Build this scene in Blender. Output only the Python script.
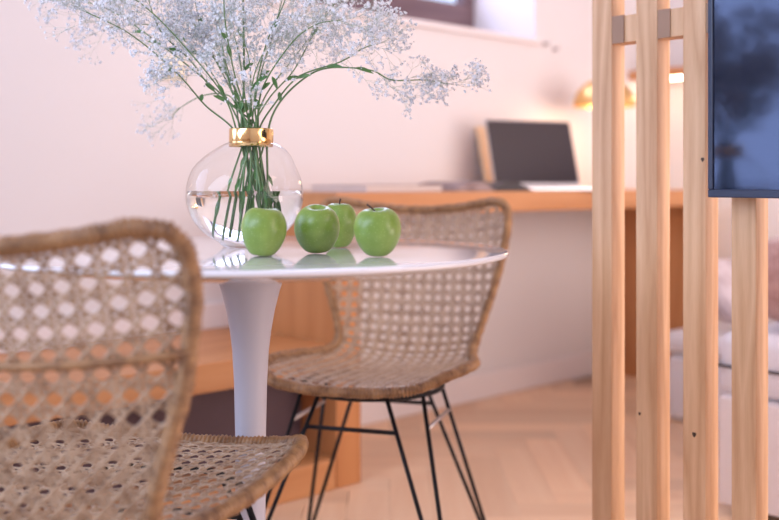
import bpy, bmesh, math, random
from mathutils import Vector, Matrix

for o in list(bpy.data.objects):
    bpy.data.objects.remove(o)
S = bpy.context.scene
COL = S.collection

# ------------------------------------------------------------------ camera
CAM_Z = 0.835          # eye height; horizon lies on image row 183 (lens shift)
F_PX = 1012.0
cd = bpy.data.cameras.new('camera')
cam = bpy.data.objects.new('camera', cd)
COL.objects.link(cam)
cam.location = (0, 0, CAM_Z)
cam.rotation_euler = (math.pi / 2, 0, 0)
cd.sensor_width = 36
cd.lens = 36 * F_PX / 779
cd.shift_y = -(260 - 183) / 779
cd.clip_start = 0.05
cd.dof.use_dof = True
cd.dof.focus_distance = 1.59
cd.dof.aperture_fstop = 2.3
S.camera = cam

# ------------------------------------------------------------------ room frame
# wall_back runs along A; N points from it into the room
AX, AY = 0.7239, 0.6899
TH = math.atan2(AY, AX)
W0 = Vector((0.351, 3.92, 0))
def RP(p, q, z=0.0):
    return Vector((W0.x + AX * p + AY * q, W0.y + AY * p - AX * q, z))

# ------------------------------------------------------------------ view, world, daylight
vs = S.view_settings
vs.view_transform = 'Standard'
vs.look = 'None'
vs.gamma = 1
vs.use_curve_mapping = False
vs.exposure = -0.46

wd = bpy.data.worlds.new('sky')
S.world = wd
wd.use_nodes = True
bg = wd.node_tree.nodes['Background']
bg.inputs[0].default_value = (0.62, 0.74, 1.0, 1)
bg.inputs[1].default_value = 2.0

def area(name, loc, direction, sx, sy, power, col):
    l = bpy.data.lights.new(name, 'AREA')
    l.shape = 'RECTANGLE'; l.size = sx; l.size_y = sy
    l.energy = power; l.color = col
    o = bpy.data.objects.new(name, l); COL.objects.link(o)
    o.location = loc
    o.rotation_euler = Vector(direction).to_track_quat('-Z', 'Z').to_euler()
    return o
A3 = Vector((AX, AY, 0)); N3 = Vector((AY, -AX, 0))
# daylight entering through the terrace window, the side window and the small high window
area('daylight_terrace_window', RP(-4.33, 1.45, 1.85), A3, 2.3, 1.0, 78, (0.64, 0.77, 1.0))
area('daylight_bench_window', RP(-3.45, -0.06, 1.45), N3, 1.40, 1.26, 34, (0.50, 0.61, 1.0))
area('daylight_side_window', RP(-0.3, 3.60, 1.18), -N3, 2.8, 2.1, 122, (1.0, 0.78, 0.67))
area('daylight_high_window', RP(-0.38, -0.52, 1.98), N3, 1.5, 1.0, 46, (0.66, 0.68, 1.0))

# ------------------------------------------------------------------ materials
MATS = {}
def sock(n, name):
    return n.inputs[name]
def mat(name, col, rough=0.5, metal=0.0, noise=None, bump=None, spec=None, coat=0, sss=0, sheen=0, trans=0, ior=None):
    m = bpy.data.materials.new(name); m.use_nodes = True
    nt = m.node_tree; b = nt.nodes['Principled BSDF']
    b.inputs['Base Color'].default_value = (*col, 1)
    b.inputs['Roughness'].default_value = rough
    b.inputs['Metallic'].default_value = metal
    if spec is not None: b.inputs['Specular IOR Level'].default_value = spec
    if coat: b.inputs['Coat Weight'].default_value = coat; b.inputs['Coat Roughness'].default_value = 0.06
    if sheen: b.inputs['Sheen Weight'].default_value = sheen
    if trans: b.inputs['Transmission Weight'].default_value = trans
    if ior: b.inputs['IOR'].default_value = ior
    if sss:
        b.inputs['Subsurface Weight'].default_value = sss
        b.inputs['Subsurface Radius'].default_value = (0.004, 0.006, 0.002)
        b.inputs['Subsurface Scale'].default_value = 1.0
    tc = nt.nodes.new('ShaderNodeTexCoord')
    if noise:      # (second colour, scale, detail, lo, hi, stretch)
        c2, sc, det, lo, hi, st = noise
        mp = nt.nodes.new('ShaderNodeMapping'); mp.inputs['Scale'].default_value = st
        nt.links.new(tc.outputs['Object'], mp.inputs[0])
        nz = nt.nodes.new('ShaderNodeTexNoise'); nz.inputs['Scale'].default_value = sc; nz.inputs['Detail'].default_value = det
        nt.links.new(mp.outputs[0], nz.inputs[0])
        rp = nt.nodes.new('ShaderNodeValToRGB')
        rp.color_ramp.elements[0].position = lo; rp.color_ramp.elements[0].color = (*col, 1)
        rp.color_ramp.elements[1].position = hi; rp.color_ramp.elements[1].color = (*c2, 1)
        nt.links.new(nz.outputs[0], rp.inputs[0]); nt.links.new(rp.outputs[0], b.inputs['Base Color'])
    if bump:       # (scale, strength, stretch)
        sc, stg, st = bump
        mp = nt.nodes.new('ShaderNodeMapping'); mp.inputs['Scale'].default_value = st
        nt.links.new(tc.outputs['Object'], mp.inputs[0])
        nz = nt.nodes.new('ShaderNodeTexNoise'); nz.inputs['Scale'].default_value = sc; nz.inputs['Detail'].default_value = 4
        nt.links.new(mp.outputs[0], nz.inputs[0])
        bp = nt.nodes.new('ShaderNodeBump'); bp.inputs['Strength'].default_value = stg; bp.inputs['Distance'].default_value = 0.004
        nt.links.new(nz.outputs[0], bp.inputs['Height']); nt.links.new(bp.outputs[0], b.inputs['Normal'])
    MATS[name] = m
    return m

def wood(name, c1, c2, axis, scale=9.0, rough=0.45, rings=0.55, var=0.05):
    """grain runs along the given local axis: distorted ring bands plus fine fibres"""
    m = bpy.data.materials.new(name); m.use_nodes = True
    nt = m.node_tree; b = nt.nodes['Principled BSDF']; b.inputs['Roughness'].default_value = rough
    tc = nt.nodes.new('ShaderNodeTexCoord'); oi = nt.nodes.new('ShaderNodeObjectInfo')
    mp = nt.nodes.new('ShaderNodeMapping')
    s = [1.0, 1.0, 1.0]; s['xyz'.index(axis)] = 0.06
    mp.inputs['Scale'].default_value = s
    ml = nt.nodes.new('ShaderNodeMath'); ml.operation = 'MULTIPLY'; ml.inputs[1].default_value = 37.0
    nt.links.new(oi.outputs['Random'], ml.inputs[0])
    ad = nt.nodes.new('ShaderNodeVectorMath'); ad.operation = 'ADD'
    nt.links.new(tc.outputs['Object'], ad.inputs[0]); nt.links.new(ml.outputs[0], ad.inputs[1])
    nt.links.new(ad.outputs[0], mp.inputs[0])
    n1 = nt.nodes.new('ShaderNodeTexNoise'); n1.inputs['Scale'].default_value = scale; n1.inputs['Detail'].default_value = 2
    n2 = nt.nodes.new('ShaderNodeTexNoise'); n2.inputs['Scale'].default_value = scale * 22; n2.inputs['Detail'].default_value = 3
    nt.links.new(mp.outputs[0], n1.inputs[0]); nt.links.new(mp.outputs[0], n2.inputs[0])
    m1 = nt.nodes.new('ShaderNodeMath'); m1.operation = 'MULTIPLY'; m1.inputs[1].default_value = 9.0
    nt.links.new(n1.outputs[0], m1.inputs[0])
    fr = nt.nodes.new('ShaderNodeMath'); fr.operation = 'PINGPONG'; fr.inputs[1].default_value = 1.0
    nt.links.new(m1.outputs[0], fr.inputs[0])
    mx = nt.nodes.new('ShaderNodeMix'); mx.data_type = 'FLOAT'; mx.inputs[0].default_value = 1 - rings
    nt.links.new(fr.outputs[0], mx.inputs[2]); nt.links.new(n2.outputs[0], mx.inputs[3])
    rp = nt.nodes.new('ShaderNodeValToRGB')
    rp.color_ramp.elements[0].position = 0.15; rp.color_ramp.elements[0].color = (*c1, 1)
    rp.color_ramp.elements[1].position = 0.9; rp.color_ramp.elements[1].color = (*c2, 1)
    nt.links.new(mx.outputs[0], rp.inputs[0])
    hs = nt.nodes.new('ShaderNodeHueSaturation')
    mr = nt.nodes.new('ShaderNodeMapRange'); mr.inputs[3].default_value = 1 - var; mr.inputs[4].default_value = 1 + var
    nt.links.new(oi.outputs['Random'], mr.inputs[0]); nt.links.new(mr.outputs[0], hs.inputs['Value'])
    nt.links.new(rp.outputs[0], hs.inputs['Color']); nt.links.new(hs.outputs[0], b.inputs['Base Color'])
    bp = nt.nodes.new('ShaderNodeBump'); bp.inputs['Strength'].default_value = 0.12; bp.inputs['Distance'].default_value = 0.002
    nt.links.new(n2.outputs[0], bp.inputs['Height']); nt.links.new(bp.outputs[0], b.inputs['Normal'])
    MATS[name] = m
    return m

def emit(name, col, strength):
    m = bpy.data.materials.new(name); m.use_nodes = True
    nt = m.node_tree; nt.nodes.clear()
    e = nt.nodes.new('ShaderNodeEmission'); e.inputs[0].default_value = (*col, 1); e.inputs[1].default_value = strength
    o = nt.nodes.new('ShaderNodeOutputMaterial'); nt.links.new(e.outputs[0], o.inputs[0])
    return m

def thin_glass(name, tint=(1, 1, 1), ior=1.45):
    m = bpy.data.materials.new(name); m.use_nodes = True
    nt = m.node_tree; nt.nodes.clear()
    t = nt.nodes.new('ShaderNodeBsdfTransparent'); t.inputs[0].default_value = (*tint, 1)
    g = nt.nodes.new('ShaderNodeBsdfGlossy'); g.inputs['Roughness'].default_value = 0.015
    lw = nt.nodes.new('ShaderNodeLayerWeight'); lw.inputs[0].default_value = 0.5
    pw = nt.nodes.new('ShaderNodeMath'); pw.operation = 'POWER'; pw.inputs[1].default_value = 5.0
    nt.links.new(lw.outputs['Facing'], pw.inputs[0])
    f = nt.nodes.new('ShaderNodeMath'); f.operation = 'MULTIPLY_ADD'; f.inputs[1].default_value = 0.93; f.inputs[2].default_value = ((ior - 1) / (ior + 1)) ** 2
    nt.links.new(pw.outputs[0], f.inputs[0])
    x = nt.nodes.new('ShaderNodeMixShader'); o = nt.nodes.new('ShaderNodeOutputMaterial')
    nt.links.new(f.outputs[0], x.inputs[0]); nt.links.new(t.outputs[0], x.inputs[1]); nt.links.new(g.outputs[0], x.inputs[2])
    nt.links.new(x.outputs[0], o.inputs[0])
    return m

def glass(name, ior, tint=(1, 1, 1)):
    m = bpy.data.materials.new(name); m.use_nodes = True
    nt = m.node_tree; nt.nodes.clear()
    g = nt.nodes.new('ShaderNodeBsdfGlass'); g.inputs['Color'].default_value = (*tint, 1)
    g.inputs['Roughness'].default_value = 0.0; g.inputs['IOR'].default_value = ior
    o = nt.nodes.new('ShaderNodeOutputMaterial'); nt.links.new(g.outputs[0], o.inputs[0])
    return m

U1 = (1, 1, 1)
M_WALL = mat('pink_white_plaster', (0.75, 0.71, 0.71), 0.85, bump=(260, 0.05, U1))
M_CEIL = mat('ceiling_paint', (0.66, 0.62, 0.62), 0.9, bump=(200, 0.03, U1))
M_TRIM = mat('white_trim_paint', (0.82, 0.76, 0.76), 0.45, bump=(60, 0.02, U1))
M_DESK = wood('orange_oak_along', (0.50, 0.21, 0.075), (0.62, 0.29, 0.12), 'x', 7)
M_DESKV = wood('orange_oak_upright', (0.46, 0.18, 0.06), (0.57, 0.25, 0.095), 'z', 7)
M_POST = wood('pale_pine', (0.74, 0.475, 0.275), (0.54, 0.29, 0.14), 'z', 22, 0.42, 0.6)
M_PLANKX = wood('oak_plank', (0.80, 0.53, 0.34), (0.88, 0.64, 0.44), 'x', 7, 0.42, 0.45, 0.12)
M_FLOOR = mat('floor_base', (0.55, 0.38, 0.26), 0.6, noise=((0.55, 0.38, 0.26), 6, 4, 0.3, 0.7, U1))
M_FRAME = wood('mauve_brown_window_wood', (0.13, 0.075, 0.085), (0.19, 0.115, 0.12), 'x', 9, 0.5)
M_WHITE = mat('white_lacquer', (0.80, 0.79, 0.83), 0.09, coat=0.6, bump=(6, 0.01, U1))
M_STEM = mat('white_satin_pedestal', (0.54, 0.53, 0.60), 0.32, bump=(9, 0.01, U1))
M_CANE = mat('woven_rattan', (0.53, 0.38, 0.26), 0.33, noise=((0.28, 0.165, 0.095), 55, 4, 0.42, 0.72, U1), bump=(500, 0.2, U1))
M_RIM = mat('wrapped_rattan_rim', (0.38, 0.205, 0.09), 0.45, noise=((0.17, 0.08, 0.035), 60, 4, 0.4, 0.7, U1), bump=(500, 0.25, U1))
M_BLACK = mat('black_steel_rod', (0.006, 0.006, 0.009), 0.45, spec=0.25, bump=(80, 0.02, U1))
M_STEEL = mat('grey_steel_rod', (0.55, 0.5, 0.5), 0.35, 0.8, bump=(80, 0.02, U1))
M_GLASS = thin_glass('vase_glass', (0.985, 0.99, 0.99), 1.4)
M_PANE = thin_glass('window_glass')
M_WATER = glass('water', 1.33, (0.985, 0.99, 0.985))
M_GOLD = mat('polished_gold', (0.86, 0.56, 0.24), 0.13, 1.0, bump=(30, 0.05, (1, 1, 0.2)))
M_BRASS = mat('satin_brass', (0.80, 0.50, 0.20), 0.32, 1.0, bump=(30, 0.03, U1))
M_GREEN = mat('flower_stalk_green', (0.085, 0.17, 0.06), 0.5, noise=((0.16, 0.26, 0.10), 30, 3, 0.3, 0.7, U1))
M_LEAF = mat('leaf_green', (0.06, 0.17, 0.04), 0.4, noise=((0.12, 0.26, 0.07), 60, 3, 0.3, 0.7, U1))
M_PETAL = mat('white_petal', (0.96, 0.96, 0.97), 0.7, noise=((0.90, 0.92, 0.96), 40, 2, 0.3, 0.7, U1))
def petal_mat(m):
    nt = m.node_tree; b = nt.nodes['Principled BSDF']; out = [n for n in nt.nodes if n.type == 'OUTPUT_MATERIAL'][0]
    t = nt.nodes.new('ShaderNodeBsdfTranslucent'); t.inputs[0].default_value = (0.95, 0.96, 0.98, 1)
    x = nt.nodes.new('ShaderNodeMixShader'); x.inputs[0].default_value = 0.5
    nt.links.new(b.outputs[0], x.inputs[1]); nt.links.new(t.outputs[0], x.inputs[2]); nt.links.new(x.outputs[0], out.inputs[0])
petal_mat(M_PETAL)
M_TWIG = mat('pale_twig', (0.36, 0.43, 0.34), 0.6, noise=((0.48, 0.52, 0.46), 50, 2, 0.3, 0.7, U1))
M_BUD = mat('grey_green_bud', (0.42, 0.46, 0.50), 0.6, noise=((0.52, 0.55, 0.60), 60, 2, 0.3, 0.7, U1))
M_TVF = mat('blue_black_tv_bezel', (0.025, 0.036, 0.075), 0.35, bump=(40, 0.01, U1))
M_TVS = mat('glossy_tv_glass', (0.008, 0.010, 0.024), 0.08, spec=0.85, bump=(3, 0.004, U1))
M_TVS.node_tree.nodes['Principled BSDF'].inputs['Specular Tint'].default_value = (0.62, 0.72, 1.0, 1)
M_LAPS = mat('glossy_laptop_screen', (0.022, 0.014, 0.02), 0.06, spec=0.9, bump=(3, 0.003, U1))
M_ALU = mat('silver_aluminium', (0.62, 0.6, 0.62), 0.35, 0.9, bump=(90, 0.02, U1))
M_DARK = mat('dark_plastic', (0.03, 0.022, 0.025), 0.4, bump=(50, 0.02, U1))
M_CREAM = mat('cream_plastic', (0.86, 0.78, 0.62), 0.35, bump=(30, 0.01, U1))
M_PLUSH = mat('rosy_brown_plush', (0.42, 0.23, 0.20), 0.95, noise=((0.55, 0.33, 0.29), 40, 4, 0.35, 0.65, U1), bump=(120, 0.8, U1), sheen=0.5)
M_LINEN = mat('white_linen', (0.80, 0.77, 0.80), 0.9, bump=(40, 0.25, U1), sheen=0.2)
M_BLANKET = mat('mauve_grey_cotton', (0.45, 0.36, 0.38), 0.9, noise=((0.62, 0.54, 0.56), 18, 3, 0.35, 0.6, (1, 1, 4)), bump=(60, 0.4, U1))
M_BOARD = wood('light_ply', (0.82, 0.56, 0.34), (0.88, 0.64, 0.42), 'z', 8)
M_PAPER = mat('warm_grey_paper', (0.34, 0.25, 0.24), 0.6, noise=((0.20, 0.13, 0.13), 14, 3, 0.4, 0.6, U1))
M_PAGES = mat('page_edges', (0.72, 0.62, 0.58), 0.8, bump=(300, 0.3, (1, 1, 30)))
M_NICHE_SHADE = mat('mauve_niche_shade', (0.10, 0.060, 0.075), 0.6, bump=(40, 0.03, U1))  # dark colour standing in for the shade under the bench top
M_BULB = emit('warm_bulb', (1.0, 0.72, 0.42), 25)
M_LED = emit('warm_led_strip', (1.0, 0.78, 0.55), 30)
M_KNOT = mat('dark_pine_knot', (0.045, 0.022, 0.012), 0.6, noise=((0.12, 0.06, 0.03), 200, 3, 0.4, 0.7, U1))
M_BROWN = mat('plain_brown', (0.34, 0.20, 0.125), 0.5, 0.0, bump=(40, 0.02, U1))

# ------------------------------------------------------------------ mesh helpers
class MB:
    def __init__(s): s.v = []; s.f = []
    def box(s, x0, x1, y0, y1, z0, z1):
        b = len(s.v)
        s.v += [(x0, y0, z0), (x1, y0, z0), (x1, y1, z0), (x0, y1, z0), (x0, y0, z1), (x1, y0, z1), (x1, y1, z1), (x0, y1, z1)]
        s.f += [tuple(b + i for i in q) for q in ((0, 3, 2, 1), (4, 5, 6, 7), (0, 1, 5, 4), (1, 2, 6, 5), (2, 3, 7, 6), (3, 0, 4, 7))]
        return s
    def tube(s, pts, r, n=6, cap=True, closed=False):
        pts = [Vector(p) for p in pts]; N = len(pts); b = len(s.v)
        rr = r if isinstance(r, (list, tuple)) else [r] * N
        up = None
        for i in range(N):
            if closed: d = pts[(i + 1) % N] - pts[i - 1]
            else: d = pts[min(i + 1, N - 1)] - pts[max(i - 1, 0)]
            if d.length < 1e-9: d = Vector((0, 0, 1))
            d.normalize()
            if up is None:
                up = Vector((0, 0, 1)) if abs(d.z) < 0.9 else Vector((1, 0, 0))
            u = (up - d * up.dot(d))
            if u.length < 1e-6: u = d.orthogonal()
            u.normalize(); w = d.cross(u); up = u
            for k in range(n):
                a = 2 * math.pi * k / n
                s.v.append(tuple(pts[i] + (u * math.cos(a) + w * math.sin(a)) * rr[i]))
        for i in range(N if closed else N - 1):
            j = (i + 1) % N
            for k in range(n):
                k2 = (k + 1) % n
                s.f.append((b + i * n + k, b + i * n + k2, b + j * n + k2, b + j * n + k))
        if cap and not closed:
            s.f.append(tuple(b + k for k in range(n))[::-1]); s.f.append(tuple(b + (N - 1) * n + k for k in range(n)))
        return s
    def lathe(s, prof, n=48, c=(0, 0)):
        b = len(s.v); N = len(prof)
        for (r, z) in prof:
            for k in range(n):
                a = 2 * math.pi * k / n
                s.v.append((c[0] + r * math.cos(a), c[1] + r * math.sin(a), z))
        for i in range(N - 1):
            for k in range(n):
                k2 = (k + 1) % n
                s.f.append((b + i * n + k, b + i * n + k2, b + (i + 1) * n + k2, b + (i + 1) * n + k))
        s.f.append(tuple(b + k for k in range(n))[::-1]); s.f.append(tuple(b + (N - 1) * n + k for k in range(n)))
        return s
    def build(s, name, m, parent=None, smooth=False, bevel=0, seg=2, clean=False):
        me = bpy.data.meshes.new(name); me.from_pydata(s.v, [], s.f); me.update()
        if bevel or clean:
            bm = bmesh.new(); bm.from_mesh(me)
            if clean: bmesh.ops.remove_doubles(bm, verts=bm.verts, dist=1e-5)
            if bevel: bmesh.ops.bevel(bm, geom=list(bm.edges), offset=bevel, segments=seg, profile=0.5, affect='EDGES')
            bm.to_mesh(me); bm.free()
        if smooth:
            for p in me.polygons: p.use_smooth = True
        me.materials.append(m)
        o = bpy.data.objects.new(name, me); COL.objects.link(o)
        if parent: o.parent = parent
        return o
def thing(name, label, cat, loc=(0, 0, 0), rz=0.0, group=None):
    o = bpy.data.objects.new(name, None); COL.objects.link(o)
    o.location = loc; o.rotation_euler = (0, 0, rz); o.empty_display_size = 0.05
    o['label'] = label; o['category'] = cat
    if group: o['group'] = group
    return o
def tag(o, label, cat, group=None):
    o['label'] = label; o['category'] = cat
    if group: o['group'] = group
    return o
def struct(name, loc=None):
    o = bpy.data.objects.new(name, None); COL.objects.link(o)
    if loc is not None: o.location = loc; o.rotation_euler = (0, 0, TH)
    o['kind'] = 'structure'; return o
def room(o):           # mesh given in (p, -q, z) coordinates
    o.location = W0; o.rotation_euler = (0, 0, TH); return o
def rstruct(name, mb, m, bevel=0):
    o = room(mb.build(name, m, bevel=bevel)); o['kind'] = 'structure'; return o

P0, P1, Q1, H = -4.40, 1.22, 3.7, 2.62
# ------------------------------------------------------------------ setting
floor = rstruct('floor', MB().box(P0 - .2, P1 + .2, -Q1 - .2, 0.2, -0.12, -0.012), M_FLOOR)
rstruct('ceiling', MB().box(P0 - .2, P1 + .2, -Q1 - .2, 0.42, H, H + 0.15), M_CEIL)
WP0, WP1, WZ0, WZ1, WD = -1.10, 0.34, 1.425, 2.40, 0.40
VP0, VP1, VZ0, VZ1 = -4.18, -2.72, 0.78, 2.12       # second opening further along the bench
wb = MB()
wb.box(P0 - .2, VP0, 0, WD, -0.1, H); wb.box(VP0, VP1, 0, WD, -0.1, VZ0); wb.box(VP0, VP1, 0, WD, VZ1, H)
wb.box(VP1, P1, 0, WD, -0.1, WZ0); wb.box(VP1, P1, 0, WD, WZ1, H); wb.box(VP1, WP0, 0, WD, WZ0, WZ1); wb.box(WP1, P1, 0, WD, WZ0, WZ1)
rstruct('wall_back', wb, M_WALL)
rstruct('wall_right', MB().box(P1, P1 + .2, -Q1, WD, -0.1, H), M_WALL)
# wall with the big terrace window (behind and left of the camera)
wl = MB(); TQ0, TQ1, TZ0, TZ1 = 0.25, 2.65, 1.3, 2.40
wl.box(P0 - .2, P0, -TQ0, 0.0, -0.1, H); wl.box(P0 - .2, P0, -Q1, -TQ1, -0.1, H)
wl.box(P0 - .2, P0, -TQ1, -TQ0, -0.1, TZ0); wl.box(P0 - .2, P0, -TQ1, -TQ0, TZ1, H)
rstruct('wall_left', wl, M_WALL)
wf = MB(); FP0, FP1, FZ0, FZ1 = -1.75, 1.15, 0.08, 2.30
wf.box(P0, FP0, -Q1 - .2, -Q1, -0.1, H); wf.box(FP1, P1, -Q1 - .2, -Q1, -0.1, H)
wf.box(FP0, FP1, -Q1 - .2, -Q1, -0.1, FZ0); wf.box(FP0, FP1, -Q1 - .2, -Q1, FZ1, H)
rstruct('wall_front', wf, M_WALL)

def window(name, along, a0, a1, z0, z1, y, fw, fd, mull=0, low=None, fm=None):
    """frame + panes; along 'p' (opening in a wall of constant q) or 'q'"""
    root = struct(name, W0)
    def bx(mb, u0, u1, w0, w1, zz0, zz1):
        if along == 'p': mb.box(u0, u1, w0, w1, zz0, zz1)
        else: mb.box(w0, w1, -u1, -u0, zz0, zz1)
    lo = low or fw
    for (u0, u1, zz0, zz1) in ((a0, a1, z0, z0 + lo), (a0, a1, z1 - fw, z1), (a0, a0 + fw, z0 + lo, z1 - fw), (a1 - fw, a1, z0 + lo, z1 - fw)):
        mb = MB(); bx(mb, u0, u1, y, y + fd, zz0, zz1); mb.build('window_frame', fm or M_FRAME, root, bevel=0.006)
    xs = [a0 + fw + (a1 - a0 - 2 * fw) * i / (mull + 1) for i in range(mull + 2)]
    for i in range(mull + 1):
        g = 0.02 if mull else 0
        mb = MB(); bx(mb, xs[i] + (g if i else 0), xs[i + 1] - (g if i < mull else 0), y + fd * .45, y + fd * .45 + .006, z0 + lo, z1 - fw)
        mb.build('window_pane', M_PANE, root)
        if i: 
            mb = MB(); bx(mb, xs[i] - .02, xs[i] + .02, y, y + fd, z0 + lo, z1 - fw); mb.build('window_mullion', fm or M_FRAME, root)
    return root
w1 = window('window_1', 'p', WP0, WP1, WZ0, WZ1, 0.33, 0.062, 0.06, 0, 0.175)
MB().box(WP0 + .002, WP1 + 0.02, -0.022, -0.0005, WZ0 - 0.022, WZ0 + .001).build('window_sill', M_TRIM, w1, bevel=0.004)
window('window_2', 'q', TQ0, TQ1, TZ0, TZ1, P0 - .12, 0.07, 0.07, 2, fm=M_TRIM)
window('window_4', 'p', VP0, VP1, VZ0, VZ1, 0.33, 0.062, 0.06)
window('window_3', 'p', FP0, FP1, FZ0, FZ1, -Q1 - .12, 0.07, 0.07, 2, fm=M_TRIM)

bb = rstruct('baseboard_back', MB().box(-1.06, 0.845, -0.016, -0.0005, 0.0, 0.10), M_TRIM, bevel=0.004)
rstruct('baseboard_right', MB().box(P1 - 0.016, P1 - .0005, -Q1 + .01, -0.02, 0.0, 0.10), M_TRIM, bevel=0.004)
# pale upstand on the wall above the bench
ub = rstruct('trim_1', MB().box(-3.5, -1.162, -0.018, -0.0005, 0.3955, 0.472), M_TRIM, bevel=0.003)

# herringbone parquet: each plank is a part of the floor
PW, PK = 0.11, 5
rnd = random.Random(4)
pm_h = MB().box(0, PW * PK - .0008, 0, PW - .0008, -0.012, 0).build('floor_plank', M_PLANKX, floor, bevel=0.0004, seg=1)
first = [True]
fl_inv = (Matrix.Translation(W0) @ Matrix.Rotation(TH, 4, 'Z')).inverted()
def plank(x, y, vert):
    o = pm_h if first[0] else pm_h.copy()
    if not first[0]: COL.objects.link(o)
    first[0] = False
    o.parent = floor; o.matrix_parent_inverse = fl_inv
    if vert: o.location = (x + PW, y, 0); o.rotation_euler = (0, 0, math.pi / 2)
    else: o.location = (x, y, 0); o.rotation_euler = (0, 0, 0)
def inroom(x, y):
    d = Vector((x, y, 0)) - W0
    p = d.x * AX + d.y * AY; q = d.x * AY - d.y * AX
    return P0 < p < P1 + .05 and -0.06 < q < Q1
npl = 0
for iy in range(6, 52):
    for ix in range(-18, 24):
        r = (ix - iy) % (2 * PK)
        x, y = ix * PW, iy * PW
        if r == 0: cx, cy, v = x + PW * PK / 2, y + PW / 2, False
        elif r >= PK and (ix - iy - (2 * PK - 1)) % (2 * PK) == 0: cx, cy, v = x + PW / 2, y + PW * PK / 2, True
        else: continue
        if cy < 1.0 or cy > 5.2 or abs(cx) > 0.42 * cy + 0.5 or not inroom(cx, cy): continue
        plank(x, y, v); npl += 1

# ------------------------------------------------------------------ built-in wood: bench, desk
D = 0.50
bench = thing('wooden_bench', 'low orange wooden bench along the pink wall behind the table pedestal', 'bench', W0, TH)
MB().box(-3.5, -1.163, -D, -0.0005, 0.322, 0.395).build('bench_top', M_DESK, bench, bevel=0.003)
MB().box(-3.5, -1.163, -D, -0.0005, 0.0005, 0.085).build('bench_base', M_DESK, bench, bevel=0.003)
MB().box(-3.5, -3.42, -D + .002, -0.0005, 0.0855, 0.3215).build('bench_side', M_DESKV, bench, bevel=0.003)
MB().box(-3.41, -1.164, -0.35, -0.34, 0.0858, 0.3215).build('shade_panel', M_NICHE_SHADE, bench)  # added dark sheet; gives the niche its shade by colour
desk = thing('wall_desk', 'long thick orange wooden desk carrying the laptop and lamp along the wall', 'desk', W0, TH)
MB().box(-1.16, 0.85, -D, -0.0005, 0.742, 0.808).build('desk_top', M_DESK, desk, bevel=0.003)
MB().box(-1.16, -1.07, -D + .001, -0.0005, 0.0005, 0.7415).build('side_panel', M_DESKV, desk, bevel=0.003)
MB().box(0.80, 0.849, -D + .03, -0.0005, 0.0005, 0.7415).build('side_panel', M_DESKV, desk, bevel=0.003)
grom = MB().tube([(-2.345, -0.018, 0.425), (-2.345, -0.028, 0.425)], [0.011, 0.009], 12).build('cable_grommet', M_DARK)
room(grom); tag(grom, 'small dark round cable outlet on the white strip above the bench', 'cable outlet')

# shelf with light strip on the far wall
sh = thing('wall_shelf', 'orange wooden wall shelf with a warm light strip under it, behind the posts', 'shelf', W0, TH)
MB().box(1.02, P1 - .0005, -0.78, -0.0005, 1.305, 1.345).build('shelf_board', M_DESK, sh, bevel=0.003)
MB().box(1.06, 1.08, -0.76, -0.04, 1.298, 1.3045).build('light_strip', M_LED, sh)

for (pp, zz) in ((0.40, 1.41), (0.468, 1.395)):
    hk = thing('wall_hook', 'tiny grey hook on the wall beside the window recess', 'hook', RP(pp, 0, zz), TH, group='pair of wall hooks')
    MB().tube([(0, -.0005, 0), (0, -.004, 0)], .011, 12).build('rosette', M_STEEL, hk)
    MB().tube([(0, -.0042, 0), (0, -.02, -.002), (0, -.026, .008)], [.004, .004, .0045], 8).build('peg', M_STEEL, hk, True)
# light switch on wall
sw = thing('light_switch', 'square cream light switch on the pink wall behind the flowers', 'switch', RP(-1.37, 0, 1.172), TH)
MB().box(-0.04, 0.04, -0.011, -0.0005, -0.035, 0.035).build('switch_plate', M_CREAM, sw, bevel=0.003)
MB().box(-0.026, 0.026, -0.0165, -0.0113, -0.024, 0.024).build('rocker', M_CREAM, sw, bevel=0.002)

# ------------------------------------------------------------------ slatted divider + television
DP = -1.3625; PS = 0.044
div = thing('slat_divider', 'row of upright square pine posts dividing the room, television on it', 'room divider', W0, TH)
qs = [1.475, 1.571, 1.666, 1.757, 1.849, 1.942]
pm = None
posts = []
for q in qs:
    if pm is None:
        pm = MB().box(0, PS, -PS, 0, 0.0005, H - .0005).build('post', M_POST, div, bevel=0.0015); o = pm
    else:
        o = pm.copy(); COL.objects.link(o); o.parent = div
    o.location = (DP, -q, 0); posts.append(o)
for i in range(5):
    q0, q1 = qs[i] + PS, qs[i + 1]
    for z0 in (1.094, ):
        b = MB().box(DP + .003, DP + .041, -q1 + .0003, -q0 - .0003, z0, z0 + .05).build('spacer_block', M_POST, div, bevel=0.001)
        MB().box(DP + .0005, DP + .0027, -q0 - (q1 - q0) * .5, -q0 - .0006, z0 - .0005, z0 + .0505).build('brown_plate', M_BROWN, b)  # thin brown plate covering one half of the spacer face
def knot(post, q, dq, z, r):
    mb = MB(); c = []
    for k in range(14):
        a = 2 * math.pi * k / 14; rr = r * (1 + .18 * math.sin(3 * a))
        c.append((-0.0006, dq + rr * math.cos(a), z + 1.15 * rr * math.sin(a)))
    mb.v = [(0.0005, y, zz) for (_, y, zz) in c] + [(-.0008, dq + (y - dq) * .8, z + (zz - z) * .8) for (_, y, zz) in c]
    mb.f = [(k, (k + 1) % 14, 14 + (k + 1) % 14, 14 + k) for k in range(14)] + [tuple(range(14, 28))]
    mb.build('knot', M_KNOT, post)
knot(posts[2], 0, -0.022, CAM_Z - (430 - 183) / F_PX * 1.79, 0.0042)
knot(posts[2], 0, -0.038, CAM_Z + (183 - 160) / F_PX * 1.79, 0.0035)
knot(posts[1], 0, -0.008, CAM_Z - (412 - 183) / F_PX * 1.85, 0.0028)

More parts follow.
